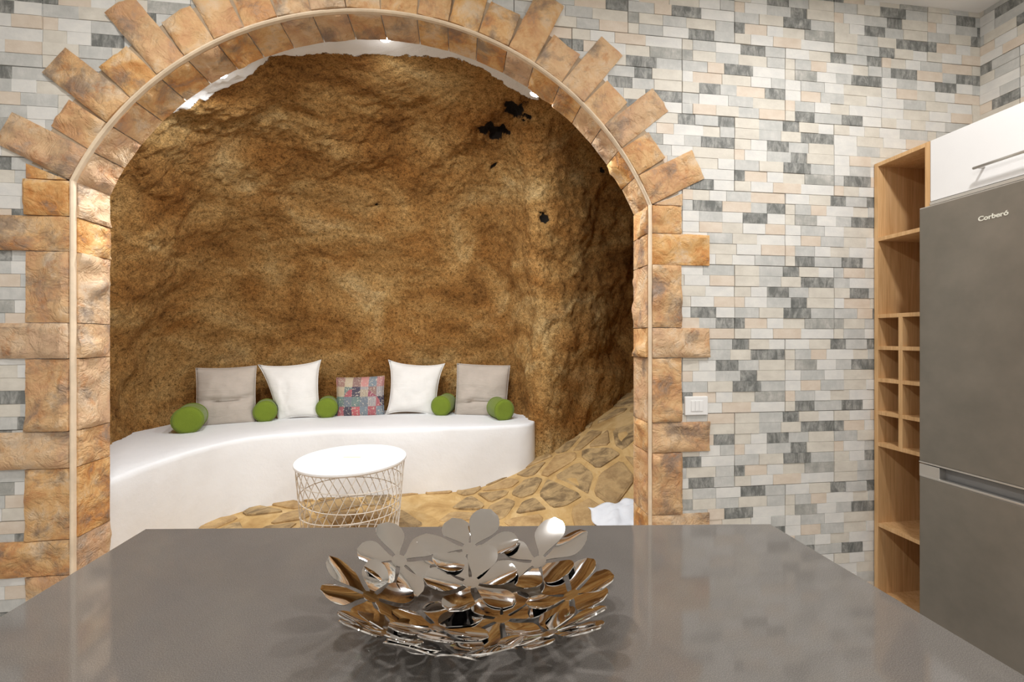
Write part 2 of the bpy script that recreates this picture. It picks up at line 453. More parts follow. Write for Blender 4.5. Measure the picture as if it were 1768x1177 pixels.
def tile_wall(parent, rows, xrange, xoff, excl, place, vis, limit):
    """tiles -> part 'tile'; the stones of each tile -> sub-parts, the rest joined as stuff"""
    r = random.Random(99); stones = []
    xmin, xmax = xrange
    for j in rows:
        zb = 1.300 + j * THH
        off = xoff + (TW / 2 if j % 2 else 0)
        k0 = int(math.floor((xmin - off) / TW)) - 1
        for k in range(k0, k0 + 40):
            tx = off + k * TW
            if tx >= xmax or tx + TW <= xmin: continue
            pat = PATS[(k * 3 + j * 2 + (k * j) % 3) % len(PATS)]
            flip = (k + j) % 2
            tb = MB(); mine = []
            for row in range(NR):
                z0 = zb + row * RH; z1 = z0 + RH
                if z0 >= CEIL: continue
                z1 = min(z1, CEIL)
                if z0 < 0: continue
                ex = excl(z0, z1)
                def pieces(a, b):
                    a = max(a, xmin); b = min(b, xmax)
                    segs = [(a, b)]
                    if ex: segs = [(a, min(b, ex[0])), (max(a, ex[1]), b)]
                    return [(p, q) for p, q in segs if q - p > 0.012]
                g0 = 0.0012 if row == 0 else 0; g1 = 0.0012 if row == NR - 1 else 0
                for p, q in pieces(tx + 0.0012, tx + TW - 0.0012):
                    tb.box(p, q, -0.002, 0.004, z0 + g0, z1 - g1)
                cells = pat[row if not flip else NR - 1 - row]
                for (a, b, kd, d) in cells:
                    for p, q in pieces(tx + a * TW + (0.0012 if a == 0 else 0), tx + b * TW - (0.0012 if b == 1 else 0)):
                        mine.append((p, q, z0 + g0, z1 - g1, kd, d))
            if not tb.f: continue
            t = tb.build('tile', MT['grout'], parent)
            place(t)
            for s in mine: stones.append((vis(s), s, t))
    stones.sort(key=lambda s: -s[0])
    rest = MB(); idx = []
    for n, (a, (p, q, z0, z1, kd, d), t) in enumerate(stones):
        if n < limit and a > 0:
            v, f = stone_geo(-(q - p) / 2, (q - p) / 2, -(z1 - z0) / 2, (z1 - z0) / 2, d, r)
            mesh_obj('stone', v, f, MT[KINDS[kd]], t, loc=((p + q) / 2, -0.002, (z0 + z1) / 2))
        else:
            v, f = stone_geo(p, q, z0, z1, d, r)
            v = [(x, y - 0.002, z) for x, y, z in v]
            rest.add(v, f); idx += [kd] * len(f)
    if rest.f:
        o = mesh_obj('stone_facing', rest.v, rest.f, None, parent, mats=[MT[k] for k in KINDS], midx=idx)
        tag(o, kind='stuff'); place(o)

def vis_back(s):
    p, q, z0, z1, kd, d = s
    cx, cz = (p + q) / 2, (z0 + z1) / 2
    u0, w1 = proj(p, WY, z0); u1, w0 = proj(q, WY, z1)
    if u0 < 0 or u1 > 1500 or w0 < 0: return 0
    if math.hypot(cx - AX, cz - AZ) < AR + 0.17 and cz > SPR: return 0
    if cz <= SPR and XL - 0.16 < cx < XR + 0.16: return 0
    if w1 > 1000: return 0
    if w1 > 905 and (1330 + 1.672 * (w1 - 903) > u0 or cx < 0): return 0
    return (u1 - u0) * (w1 - w0)
def place_back(o): o.location = (0, WY, 0)
tile_wall(wall_back, range(-4, 5), (XLEFT, XW), 1.265, lambda a, b: arch_excl(a, b, 0.02), place_back, vis_back, 300)

def vis_right(s): return 1.0 if s[2] > 2.1 else 0.0
def place_right(o): o.location = (XW, 0, 0); o.rotation_euler = (0, 0, -math.pi / 2)
# local x of that wall runs towards -Y of the room
tile_wall(wall_right, range(2, 5), (-WY + 0.006, -0.75), -WY - 0.10, lambda a, b: None, place_right, vis_right, 300)

# ------------------------------------------------------------------ arch surround of quarry stones
a_spr = math.acos((XR - AX) / AR)
def arch_edge_strip():
    b = MB(); n = 60; pts = [(XR, 0.0)]
    for i in range(n + 1):
        a = a_spr + (math.pi - 2 * a_spr) * i / n
        pts.append((AX + AR * math.cos(a), AZ + AR * math.sin(a)))
    pts.append((XL, 0.0))
    v = []; f = []
    for i, (x, z) in enumerate(pts):
        # outward direction in the wall plane
        if z < SPR + 1e-6: dx, dz = (1, 0) if x > AX else (-1, 0)
        else:
            l = math.hypot(x - AX, z - AZ); dx, dz = (x - AX) / l, (z - AZ) / l
        for (o_, y) in ((0.005, WY + 0.006), (0.005, WY - 0.013), (0.002, WY - 0.0165), (-0.003, WY - 0.0165), (-0.0075, WY - 0.012), (-0.0075, WY + 0.003), (0.002, WY + 0.006)):
            v.append((x + dx * o_, y, z + dz * o_))
    k = 7
    for i in range(len(pts) - 1):
        for j in range(k):
            f.append((i * k + j, i * k + (j + 1) % k, (i + 1) * k + (j + 1) % k, (i + 1) * k + j))
    o = mesh_obj('trim_1', v, f, MT['trim'], smooth=False)
    return o
arch = tag(arch_edge_strip(), 'arch surround of rough orange-brown quarry stones', kind='structure')

def rock_block(w, h, d, seed, amp, nx=10, ny=7, cleft=True, mind=True):
    """rough block: u in 0..w, v in 0..h, rising to about d; back at 0"""
    r = random.Random(seed); off = Vector((seed * 3.17, seed * 1.31, seed * 0.77))
    ca = r.uniform(0, 6.28); cs = r.uniform(0.2, 0.8); cg = r.uniform(0.5, 1.0)
    if w > h: nx, ny = max(9, int(9 * w / h)), 9
    else: nx, ny = 9, max(9, int(9 * h / w))
    v = []; f = []
    for j in range(ny + 1):
        for i in range(nx + 1):
            u, t = i / nx, j / ny
            p = Vector((u * w, t * h, 0))
            e = min(u, 1 - u) * w; e2 = min(t, 1 - t) * h; ed = min(e, e2)
            n1 = noise.fractal((p * 11 + off), 0.9, 2.1, 4)
            z = d + amp * n1
            if cleft:
                s = (u - 0.5) * math.cos(ca) + (t - 0.5) * math.sin(ca) + 0.18 * noise.noise(p * 14 + off) + (cs - 0.5) * 0.5
                z -= amp * cg * (0.5 + 0.5 * math.tanh(s * 14))
            rim = sm(0, 0.014, ed); z = max(0.0125 if mind else 0.004, z * (0.66 + 0.34 * rim))
            wob = 0.0014 * noise.noise(p * 40 + off)
            x = p.x + (wob if ed < 1e-6 else 0); y = p.y + (wob if ed < 1e-6 else 0)
            v.append((x, y, z))
    W1 = nx + 1
    for j in range(ny):
        for i in range(nx):
            f.append((j * W1 + i, j * W1 + i + 1, (j + 1) * W1 + i + 1, (j + 1) * W1 + i))
    # skirt down to the back
    ring = [i for i in range(W1)] + [j * W1 + nx for j in range(1, ny + 1)] + [ny * W1 + i for i in range(nx - 1, -1, -1)] + [j * W1 for j in range(ny - 1, 0, -1)]
    n0 = len(v)
    for q in ring: v.append((v[q][0], v[q][1], 0.0))
    m = len(ring)
    for a in range(m):
        b = (a + 1) % m; f.append((ring[b], ring[a], n0 + a, n0 + b))
    f.append(tuple(n0 + a for a in range(m - 1, -1, -1)))
    return v, f

def put_stone(name, w, h, d, org, U, V, N, seed, amp, mat, smooth=True):
    v, f = rock_block(w, h, d, seed, amp)
    if Vector(U).cross(Vector(V)).dot(Vector(N)) < 0: f = [tuple(reversed(q)) for q in f]
    U, V, N, org = Vector(U), Vector(V), Vector(N), Vector(org)
    cen = org + U * (w / 2) + V * (h / 2)
    vv = [org + U * p[0] + V * p[1] + N * p[2] - cen for p in v]
    o = mesh_obj(name, vv, f, mat, arch, loc=cen)
    o.data.polygons.foreach_set('use_smooth', [len(q) == 4 and i < len(f) for i, q in enumerate(f)])
    m = o.modifiers.new('e', 'EDGE_SPLIT'); m.split_angle = math.radians(42)
    return o

# voussoir joints along the arch (degrees are derived once from the photograph's joints)
JP = [(133, 318), (160, 262), (192, 217), (230, 172), (273, 130), (320, 98), (373, 72), (425, 52), (483, 37), (540, 26), (600, 22),
      (658, 22), (721, 29), (775, 41), (826, 60), (879, 81), (924, 110), (974, 139), (1011, 175), (1050, 212), (1079, 253), (1105, 302), (1123, 350)]
ang = []
for px, py in JP:
    # wall-plane point of the joint
    dx, dz = (px - 884) / F_PX, (HORIZON - py) / F_PX
    rx, ry = ST + dx * CT, CT - dx * ST
    t = WY / ry; ang.append(math.atan2(CAM_H + dz * t - AZ, rx * t - AX))
ang[0] = math.pi - a_spr; ang[-1] = a_spr
KLEN = ['L', 'S', 'L', 'S', 'L', 'S', 'L', 'S', 'L', 'S', 'L', 'S', 'L', 'L', 'S', 'L', 'S', 'L', 'S', 'L', 'S', 'L']
for i in range(len(ang) - 1):
    a, b = ang[i], ang[i + 1]; m = (a + b) / 2; ch = 2 * AR * math.sin((a - b) / 2)
    er = Vector((math.cos(m), 0, math.sin(m))); et = Vector((math.sin(m), 0, -math.cos(m)))
    L = 0.283 if KLEN[i] == 'L' else 0.148
    w = min(ch - 0.003, 0.150)
    rin = AR * math.cos((a - b) / 2) + 0.005
    c0 = Vector((AX, WY - 0.001, AZ)) + er * rin
    put_stone('face_stone', w, L, R.uniform(0.024, 0.033), c0 - et * (w / 2), et, er, (0, -1, 0), 100 + i, 0.013, MT['quarry'])
    # soffit stone behind it
    w2 = ch - 0.004; dep = 0.147
    c1 = Vector((AX, WY + 0.002, AZ)) + er * (AR * math.cos((a - b) / 2) + 0.004)
    put_stone('soffit_stone', w2 * R.uniform(0.985, 1.0), dep, R.uniform(0.012, 0.022), c1 - et * (w2 / 2), et, (0, 1, 0), -er, 200 + i, 0.016, MT['quarry'])

def mortar_bed():
    v = []; f = []; n = 60
    for i in range(n + 1):
        a = a_spr + (math.pi - 2 * a_spr) * i / n
        for rr_, y in ((AR + 0.004, WY + 0.004), (AR + 0.004, WY - 0.0105), (AR + 0.146, WY - 0.0105), (AR + 0.146, WY + 0.004)):
            v.append((AX + rr_ * math.cos(a), y, AZ + rr_ * math.sin(a)))
    for i in range(n):
        for k in range(4): f.append((i * 4 + k, i * 4 + (k + 1) % 4, i * 4 + 4 + (k + 1) % 4, i * 4 + 4 + k))
    mesh_obj('mortar_bed', v, f, MT['bed'], arch)
    for x, sg in ((XL, -1), (XR, 1)):      # small filler pieces between the first voussoir and the quoin below
        t = [(x + sg * 0.012, SPR + 0.001), (x + sg * 0.147, SPR + 0.001), (x + sg * 0.147, SPR + 0.056)]
        v = [(a, WY, b) for a, b in t] + [(a, WY - 0.018, b) for a, b in t]
        fs = [(3, 4, 5), (0, 1, 4, 3), (1, 2, 5, 4), (2, 0, 3, 5)]
        if sg < 0: fs = [q[::-1] for q in fs]
        mesh_obj('filler_stone', v, fs, MT['quarry'], arch)
mortar_bed()

def quoins(x, sgn, zs):
    """zs: list of (z_low, z_high, length); sgn = -1 left of the opening, +1 right"""
    for i, (z0, z1, L) in enumerate(zs):
        h = z1 - z0 - 0.003
        # an S stone stands upright, an L stone lies
        put_stone('face_stone', L, h, R.uniform(0.024, 0.033), (x + sgn * 0.005, WY - 0.001, z0), (sgn, 0, 0), (0, 0, 1), (0, -1, 0), 300 + i + (50 if sgn > 0 else 0), 0.013, MT['quarry'])
        put_stone('jamb_stone', 0.147, h, R.uniform(0.014, 0.026), (x, WY + 0.002, z0), (0, 1, 0), (0, 0, 1), (-sgn, 0, 0), 400 + i + (50 if sgn > 0 else 0), 0.021, MT['quarry'])

def zz(pys, x):
    zc = x * ST + WY * CT
    return [CAM_H + (HORIZON - p) / F_PX * zc for p in pys]
lz = zz([375, 435, 557, 618, 742, 805, 927, 988], XL)
lz = [SPR] + lz
while lz[-1] > 0.14: lz.append(max(0.0, lz[-1] - (0.27 if len(lz) % 2 == 1 else 0.138)))
if lz[-1] > 0: lz.append(0.0)
lq = [(b, a, (0.147 if i % 2 == 0 else 0.285)) for i, (a, b) in enumerate(zip(lz, lz[1:]))]
quoins(XL, -1, lq)
rz = [SPR] + zz([403, 457, 565, 617, 728, 780, 887, 939], XR)
while rz[-1] > 0.14: rz.append(max(0.0, rz[-1] - (0.27 if len(rz) % 2 == 1 else 0.138)))
if rz[-1] > 0: rz.append(0.0)
rq = [(b, a, (0.140 if i % 2 == 0 else 0.277)) for i, (a, b) in enumerate(zip(rz, rz[1:]))]
quoins(XR, 1, rq)

# ------------------------------------------------------------------ cave
def cave_floor(x, y):
    u = max(0.0, x - 0.05)
    g = 0.20 * u + 0.25 * u * u if u < 0.5 else 0.1625 + 0.40 * (u - 0.5)
    g = min(g, 0.75)
    return CF + g * sm(2.15, 3.1, y)

# plan of the cave: wall x, wall y, ridge x, ridge y, vault height
WALLP = [(-1.78, 1.93), (-2.02, 2.10), (-2.18, 2.50), (-2.22, 3.00), (-2.28, 3.50), (-1.92, 3.94), (-1.32, 4.02), (-0.70, 4.03),
         (-0.14, 4.02), (0.34, 3.90), (0.54, 3.58), (0.62, 3.32)]
PLAN = [(x, y, -0.32 + 0.68 * i / 11, 1.93 + 0.43 * i / 11, 2.75 + 0.05 * i / 11) for i, (x, y) in enumerate(WALLP)] + [
        (0.80, 3.34, 0.55, 2.42, 2.79), (1.20, 3.60, 1.10, 2.66, 2.76), (1.75, 4.00, 1.65, 3.05, 2.72), (2.45, 4.45, 2.30, 3.55, 2.66), (3.05, 4.55, 2.50, 3.70, 2.62), (3.20, 4.05, 2.50, 3.70, 2.62),
        (2.75, 3.40, 2.20, 3.47, 2.66), (2.30, 2.90, 1.65, 3.05, 2.72), (2.00, 2.60, 1.10, 2.66, 2.76), (1.70, 2.25, 0.36, 2.36, 2.80), (1.50, 2.05, 0.02, 2.145, 2.775), (1.40, 1.93, -0.32, 1.93, 2.75)]
# pits in the rock: centre and radius, found where the photograph shows them
def cave_mesh():
    NU, NV = 460, 150
    cur = catmull(PLAN, NU); P = []
    for (wx, wy, rx, ry, hh) in cur:
        zf = cave_floor(wx, wy) - 0.10
        for j in range(NV + 1):
            v = (math.pi / 2) * (j / NV)
            e = 0.72
            hx = 1 - math.cos(v) ** e if j < NV else 1.0
            hz = math.sin(v) ** e if j > 0 else 0.0
            P.append(Vector((wx + (rx - wx) * hx, wy + (ry - wy) * hx, zf + (hh - zf) * hz)))
    W1 = NV + 1
    f = [(i * W1 + j, i * W1 + j + 1, (i + 1) * W1 + j + 1, (i + 1) * W1 + j) for i in range(NU - 1) for j in range(NV)]
    # normals (into the room)
    out = []; pit_dark = []; plast = []
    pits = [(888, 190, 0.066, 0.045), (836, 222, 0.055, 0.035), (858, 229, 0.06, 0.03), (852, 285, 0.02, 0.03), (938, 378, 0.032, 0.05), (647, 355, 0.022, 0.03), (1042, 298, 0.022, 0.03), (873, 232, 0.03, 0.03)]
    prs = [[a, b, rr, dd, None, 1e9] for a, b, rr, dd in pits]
    nor = []
    for i in range(NU):
        for j in range(W1):
            a = P[min(i + 1, NU - 1) * W1 + j] - P[max(i - 1, 0) * W1 + j]
            b = P[i * W1 + min(j + 1, NV)] - P[i * W1 + max(j - 1, 0)]
            n = a.cross(b); n = n.normalized() if n.length > 1e-9 else Vector((0, 0, 1))
            nor.append(n)
    for k, p in enumerate(P):
        if p.y < 2.0: continue
        u, w = proj(*p)
        for q in prs:
            dd = (u - q[0]) ** 2 + (w - q[1]) ** 2
            if dd < q[5] and p.y < 4.3: q[5] = dd; q[4] = p.copy()
    for k, p in enumerate(P):
        n = nor[k]
        j = k % W1
        front = sm(1.93, 2.10, p.y)
        big = 0.085 * noise.fractal(p * 1.4 + Vector((3, 1, 7)), 1.0, 2.0, 3)
        med = 0.030 * noise.fractal(p * 5.0, 0.9, 2.1, 4) + 0.011 * noise.fractal(p * 22.0, 0.8, 2.1, 3)
        d = (big * 0.9 + med) * (0.12 + 0.88 * front)
        top = 1 - sm(0.80, 1.0, j / NV)
        d *= 0.08 + 0.92 * top
        so = 0.0
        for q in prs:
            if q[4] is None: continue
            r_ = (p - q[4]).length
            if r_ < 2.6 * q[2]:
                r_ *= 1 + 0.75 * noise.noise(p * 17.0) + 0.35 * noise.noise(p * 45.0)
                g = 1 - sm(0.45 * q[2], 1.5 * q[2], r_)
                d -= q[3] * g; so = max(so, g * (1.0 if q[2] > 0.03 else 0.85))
        # n points away from the room or into it: orient to ridge
        out.append((p, n, d)); pit_dark.append(so)
        pl = sm(2.34, 2.08, p.y - (0.34 * sm(0.25, 0.8, p.x - AX) if p.x > AX else 0.06 * sm(0.3, 0.8, AX - p.x))) * sm(2.26, 2.46, p.z) if p.x < 1.1 else 0.0
        plast.append(pl)
    # orientation test on one vertex of the back wall
    kt = 200 * W1 + 40
    sgn = 1.0 if out[kt][1].dot(Vector((-0.4, 2.3, 1.2)) - out[kt][0]) > 0 else -1.0
    V = [p + n * (sgn * d) for p, n, d in out]
    V = [Vector((p.x, max(p.y, 1.93), p.z)) for p in V]
    if sgn < 0: f = [tuple(reversed(q)) for q in f]
    # crown of the vault where the two sides meet
    n0 = len(V); gx, gy = 90, 50
    for j in range(gy + 1):
        for i in range(gx + 1):
            x = -1.1 + 4.2 * i / gx; y = 1.93 + 2.3 * j / gy
            V.append(Vector((x, y, 2.770 + 0.010 * noise.fractal(Vector((x, y, 0)) * 5, 0.9, 2.1, 4) + 0.05 * sm(1.95, 2.35, y))))
            pit_dark.append(0.0); plast.append(sm(2.30, 2.06, y) if x < 1.1 else 0.0)
    for j in range(gy):
        for i in range(gx):
            a = n0 + j * (gx + 1) + i; f.append((a, a + gx + 1, a + gx + 2, a + 1))
    o = mesh_obj('wall_cave', V, f, MT['cave'], smooth=True)
    for nm, dat in (('pit_dark', pit_dark), ('plaster', plast)):
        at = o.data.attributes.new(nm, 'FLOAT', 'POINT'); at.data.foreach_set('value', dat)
    return o
wall_cave = tag(cave_mesh(), 'rough hewn ochre rock wall and vault of the cave room', kind='structure')

def cave_floor_mesh():
    nx, ny = 90, 60; v = []; f = []
    for j in range(ny + 1):
        for i in range(nx + 1):
            x = -2.4 + 5.9 * i / nx; y = WY + 0.02 + 3.1 * j / ny
            v.append((x, y, cave_floor(x, y) + 0.004 * noise.noise(Vector((x * 3, y * 3, 0)))))
    for j in range(ny):
        for i in range(nx):
            a = j * (nx + 1) + i; f.append((a, a + 1, a + nx + 2, a + nx + 1))
    return mesh_obj('floor_cave', v, f, MT['mortar'], smooth=True)
floor_cave = tag(cave_floor_mesh(), 'cave floor of irregular flagstones set in sandy mortar', kind='structure')

step = boxo('trim_2', XL - 0.02, XR + 0.02, WY + 0.03, WB + 0.10, 0.0, CF + 0.004, MT['quarry'], None, 0.006)
tag(step, 'stone step at the foot of the arch', kind='structure')

# flagstones: irregular cells of a jittered lattice, each a low slab
def clip_poly(poly, nx, ny, c):
    out = []
    for i in range(len(poly)):
        a, b = poly[i], poly[(i + 1) % len(poly)]
        da, db = a[0] * nx + a[1] * ny - c, b[0] * nx + b[1] * ny - c
        if da <= 0: out.append(a)
        if (da < 0 < db) or (db < 0 < da):
            t = da / (da - db); out.append((a[0] + (b[0] - a[0]) * t, a[1] + (b[1] - a[1]) * t))
    return out
def flagstones():
    r = random.Random(5); seeds = []
    for j in range(12):
        for i in range(20):
            seeds.append((-1.9 + 0.26 * i + r.uniform(-0.125, 0.125) + (0.13 if j % 2 else 0), 1.86 + 0.20 * j + r.uniform(-0.10, 0.10)))
    for (sx, sy) in seeds:
        if r.random() < 0.13: continue
        poly = [(sx - 0.4, sy - 0.4), (sx + 0.4, sy - 0.4), (sx + 0.4, sy + 0.4), (sx - 0.4, sy + 0.4)]
        gap = r.uniform(0.012, 0.030)
        for (tx, ty) in seeds:
            if (tx, ty) == (sx, sy) or abs(tx - sx) > 0.8 or abs(ty - sy) > 0.8: continue
            nx, ny = tx - sx, ty - sy; l = math.hypot(nx, ny); nx /= l; ny /= l
            poly = clip_poly(poly, nx, ny, (sx * nx + sy * ny) + l / 2 - gap)
            if len(poly) < 3: break
        if len(poly) < 3: continue
        cx = sum(p[0] for p in poly) / len(poly); cy = sum(p[1] for p in poly) / len(poly)
        if cy < 1.98 or cy > 4.6 or cx < -1.75 or cx > 2.4: continue
        if cx < 0.75 and cy > 3.42: continue
        u, w = proj(cx, cy, cave_floor(cx, cy))
        if not (340 < u < 1120 and 640 < w < 1000): continue
        pts = []
        for i in range(len(poly)):
            a, b = poly[i], poly[(i + 1) % len(poly)]
            pts.append((a[0] + (b[0] - a[0]) * 0.14, a[1] + (b[1] - a[1]) * 0.14)); pts.append((a[0] + (b[0] - a[0]) * 0.86, a[1] + (b[1] - a[1]) * 0.86))
        n = len(pts); zc0 = cave_floor(cx, cy); th = r.uniform(0.008, 0.018)
        v = []
        for s, dz in ((1.0, -0.02), (1.0, th * 0.6), (0.90, th)):
            for (x, y) in pts:
                xx, yy = cx + (x - cx) * s, cy + (y - cy) * s
                v.append((xx - cx, yy - cy, cave_floor(xx, yy) + dz - zc0 + (r.uniform(-0.003, 0.003) if dz > 0 else 0)))
        f = []
        for k in (0, 1):
            for i in range(n):
                j = (i + 1) % n; f.append((k * n + i, k * n + j, (k + 1) * n + j, (k + 1) * n + i))
        f.append(tuple(2 * n + i for i in range(n)))
        mesh_obj('flagstone', v, f, MT['flag'], floor_cave, loc=(cx, cy, zc0))
flagstones()

# ------------------------------------------------------------------ plastered bench along the cave wall
def bench():
    front = [(-1.66, 1.95), (-1.645, 2.12), (-1.625, 2.42), (-1.58, 2.70), (-1.43, 2.99), (-1.05, 3.125), (-0.645, 3.145), (-0.15, 3.160), (0.25, 3.175), (0.47, 3.195), (0.575, 3.25), (0.615, 3.38), (0.62, 3.52)]
    back = [(-2.35, 1.95), (-2.40, 2.15), (-2.45, 2.55), (-2.44, 3.0), (-2.46, 3.60), (-1.80, 4.16), (-0.95, 4.18), (-0.30, 4.18), (0.20, 4.12), (0.42, 3.98), (0.54, 3.80), (0.59, 3.68), (0.62, 3.62)]
    n = 150; fc = catmull(front, n); bc = catmull(back, n); v = []; f = []
    prof = [(0, 0.0), (0.25, 0.0), (0.5, 0.0), (0.75, 0.0), (0.935, 0.0), (0.972, 0.003), (0.991, 0.010), (1.0, 0.024), (1.0, 0.15), (1.0, 0.5), (1.0, 1.0)]
    for i in range(n):
        (fx, fy), (bx, by) = fc[i], bc[i]
        L = math.hypot(bx - fx, by - fy); dx, dy = (bx - fx) / L, (by - fy) / L
        zf = cave_floor(fx, fy) - 0.03
        for k, (h, g) in enumerate(prof):
            z = zf + (BT - zf) * h
            go = g if g < 0.05 else g * L
            if k >= 9: go = g * L
            w = 0.010 * noise.noise(Vector((fx * 4, fy * 4, z * 5))) + 0.004 * noise.noise(Vector((fx * 13, fy * 13, z * 13)))
            wz = 0.006 * noise.noise(Vector((fx * 3 + go * 4, fy * 3, 5))) if h > 0.95 else 0
            v.append((fx + dx * (go + w), fy + dy * (go + w), z + wz))
    m = len(prof)
    for i in range(n - 1):
        for k in range(m - 1):
            f.append((i * m + k, (i + 1) * m + k, (i + 1) * m + k + 1, i * m + k + 1))
    f.append(tuple(range(m))[::-1]); f.append(tuple((n - 1) * m + k for k in range(m)))
    return mesh_obj('curved_bench', v, f, MT['plaster'], smooth=True)
tag(bench(), 'white plastered masonry bench curving along the cave wall', 'bench')

# ------------------------------------------------------------------ cushions
rad = math.radians
# bolsters: px, py where the front end rests on the bench, diameter, length, turn
BOLSTERS = [(323, 748, 0.185, 0.225, rad(22), 'green felt bolster lying on the outer side of the creased taupe cushion'),
            (457.5, 728, 0.165, 0.18, rad(19), 'green felt bolster between the creased taupe cushion and a white cushion'),
            (564, 721.5, 0.165, 0.19, rad(13), 'green felt bolster between a white cushion and the patchwork cushion'),
            (760, 718, 0.170, 0.22, rad(-16), 'green felt bolster between a white cushion and the smooth taupe cushion'),
            (872, 726, 0.170, 0.205, rad(17), 'green felt bolster at the end of the bench beside the rock pillar')]
BCYL = []
for (px_, py_, dia_, len_, yaw_, lab_) in BOLSTERS:
    x_, y_ = bench_pt(px_, py_, BT)
    BCYL.append((Vector((x_, y_, BT + dia_ / 2 - 0.003)), Vector((-math.sin(yaw_), math.cos(yaw_), 0)), dia_ / 2 + 0.0055, len_))

def rest_cushion(pts, root, lean, roll, zs):
    """lean and roll the points, settle them on the bench, dent them where a bolster presses"""
    m = Matrix.Rotation(roll, 3, 'Y') @ Matrix.Rotation(lean, 3, 'X'); rz_ = Matrix.Rotation(root.rotation_euler.z, 3, 'Z')
    loc = Vector(root.location); out = []
    mid = loc + rz_ @ (m @ Vector((0, 0, 0.2)))
    for p in pts:
        q = m @ Vector(p); q.z = max(q.z - zs, -0.002)
        w = loc + rz_ @ q
        for (c0, dr, r_, L_) in BCYL:
            d = w - c0; t = d.dot(dr)
            if t < -0.004 or t > L_ + 0.004: continue
            rv = d - dr * t; dist = rv.length
            if dist >= r_: continue
            side = Vector((dr.y, -dr.x, 0)); sg = 1.0 if (mid - c0).dot(side) > 0 else -1.0
            lat = rv.dot(side); need = math.sqrt(max(0.0, r_ * r_ - rv.z * rv.z)) - sg * lat
            up = math.sqrt(max(0.0, r_ * r_ - lat * lat)) - rv.z
            back = L_ + 0.004 - t
            if back <= need and back <= up: w = w + dr * back
            elif rv.z > 0.3 * r_ and up < need: w = w + Vector((0, 0, up))
            else: w = w + side * (sg * need)
        q = rz_.transposed() @ (w - loc)
        out.append((q.x, q.y, max(q.z, -0.002)))
    return out
def cushion(name, w, h, t, mat, px, py, yaw, lean, roll, label, cat, group=None, seed=0, sag=0.06, crease=None, ear=0.0, taper=0.0, left_in=0.0):
    """px, py: where the middle of its lower edge rests on the bench"""
    X, Y = bench_pt(px, py, BT)
    root = empty(name, (X, Y, BT - 0.004), yaw)
    tag(root, label, cat, group)
    N = 26; v = []; f = []
    for side in (-1, 1):
        for j in range(N + 1):
            for i in range(N + 1):
                a, b = 2 * i / N - 1, 2 * j / N - 1
                th = (1 - abs(a) ** 2.4) ** 0.62 * (1 - abs(b) ** 2.4) ** 0.62 if abs(a) < 1 and abs(b) < 1 else 0
                pin = 1 - sag * (1 - abs(b) ** 2) * abs(a) ** 2
                pin2 = 1 - sag * (1 - abs(a) ** 2) * abs(b) ** 2
                x = a * w / 2 * pin * (1 + taper * b) * (1 - left_in * (1 - b) / 2 if a < 0 else 1); z = b * h / 2 * pin2
                cr = (abs(a) * abs(b)) ** 6
                x *= 1 + ear * cr; z *= 1 + ear * cr
                nn = noise.fractal(Vector((a * 1.6 + seed, b * 1.6, side * 3.0 + seed)), 0.9, 2.0, 3)
                y = side * (t / 2) * th * (1 + 0.20 * nn)
                y += side * 0.006 * math.sin(b * 9 + a * 3 + seed) * th * noise.noise(Vector((a * 2, b * 2, seed)))
                if crease is not None:
                    dcr = b - crease - 0.06 * a + 0.05 * math.sin(a * 3 + seed)
                    y -= side * 0.060 * math.exp(-(dcr / 0.055) ** 2) * th
                v.append((x, y, z + h / 2 * (1 + ear * 0.4 - sag * 0.25)))
    n1 = (N + 1) ** 2
    for s in (0, 1):
        for j in range(N):
            for i in range(N):
                q = (s * n1 + j * (N + 1) + i, s * n1 + j * (N + 1) + i + 1, s * n1 + (j + 1) * (N + 1) + i + 1, s * n1 + (j + 1) * (N + 1) + i)
                f.append(q if s == 0 else q[::-1])
    mr = Matrix.Rotation(roll, 3, 'Y') @ Matrix.Rotation(lean, 3, 'X')
    zs = min((mr @ Vector(p)).z for p in v) + 0.026
    v = rest_cushion(v, root, lean, roll, zs)
    me_o = mesh_obj('cushion_cover', v, f, mat, root, smooth=True)
    wd = me_o.modifiers.new('w', 'WELD'); wd.merge_threshold = 0.0008
    # seam piping around the edge
    edge = []
    for k in range(4 * N):
        if k < N: a, b = -1 + 2 * k / N, -1
        elif k < 2 * N: a, b = 1, -1 + 2 * (k - N) / N
        elif k < 3 * N: a, b = 1 - 2 * (k - 2 * N) / N, 1
        else: a, b = -1, 1 - 2 * (k - 3 * N) / N
        pin = 1 - sag * (1 - abs(b) ** 2) * abs(a) ** 2; pin2 = 1 - sag * (1 - abs(a) ** 2) * abs(b) ** 2
        cr = 1 + ear * (abs(a) * abs(b)) ** 6
        edge.append((a * w / 2 * pin * cr * (1 + taper * b) * (1 - left_in * (1 - b) / 2 if a < 0 else 1), 0, b * h / 2 * pin2 * cr + h / 2 * (1 + ear * 0.4 - sag * 0.25)))
    mb = MB(); mb.tube(rest_cushion(edge, root, lean, roll, zs), 0.0035, 5, True)
    mb.build('seam', mat, root, True)
    return root
cushion('cushion', 0.405, 0.475, 0.15, MT['taupe'], 391, 731, rad(20), rad(-11), rad(-1), 'creased taupe satin cushion between two bolsters at the curved bench bend', 'cushion', seed=1, crease=-0.12, sag=0.05)
cushion('cushion', 0.455, 0.475, 0.14, MT['cwhite'], 504, 722, rad(9), rad(-11), rad(-4), 'white cotton cushion standing next to the creased taupe cushion', 'cushion', seed=2, sag=0.09, ear=0.05, taper=0.02, left_in=0.58)
cushion('cushion', 0.405, 0.36, 0.11, MT['patch'], 622, 716.5, rad(3), rad(-12), rad(-1.5), 'small patchwork cushion in red, blue and cream prints', 'cushion', seed=3, sag=0.04)
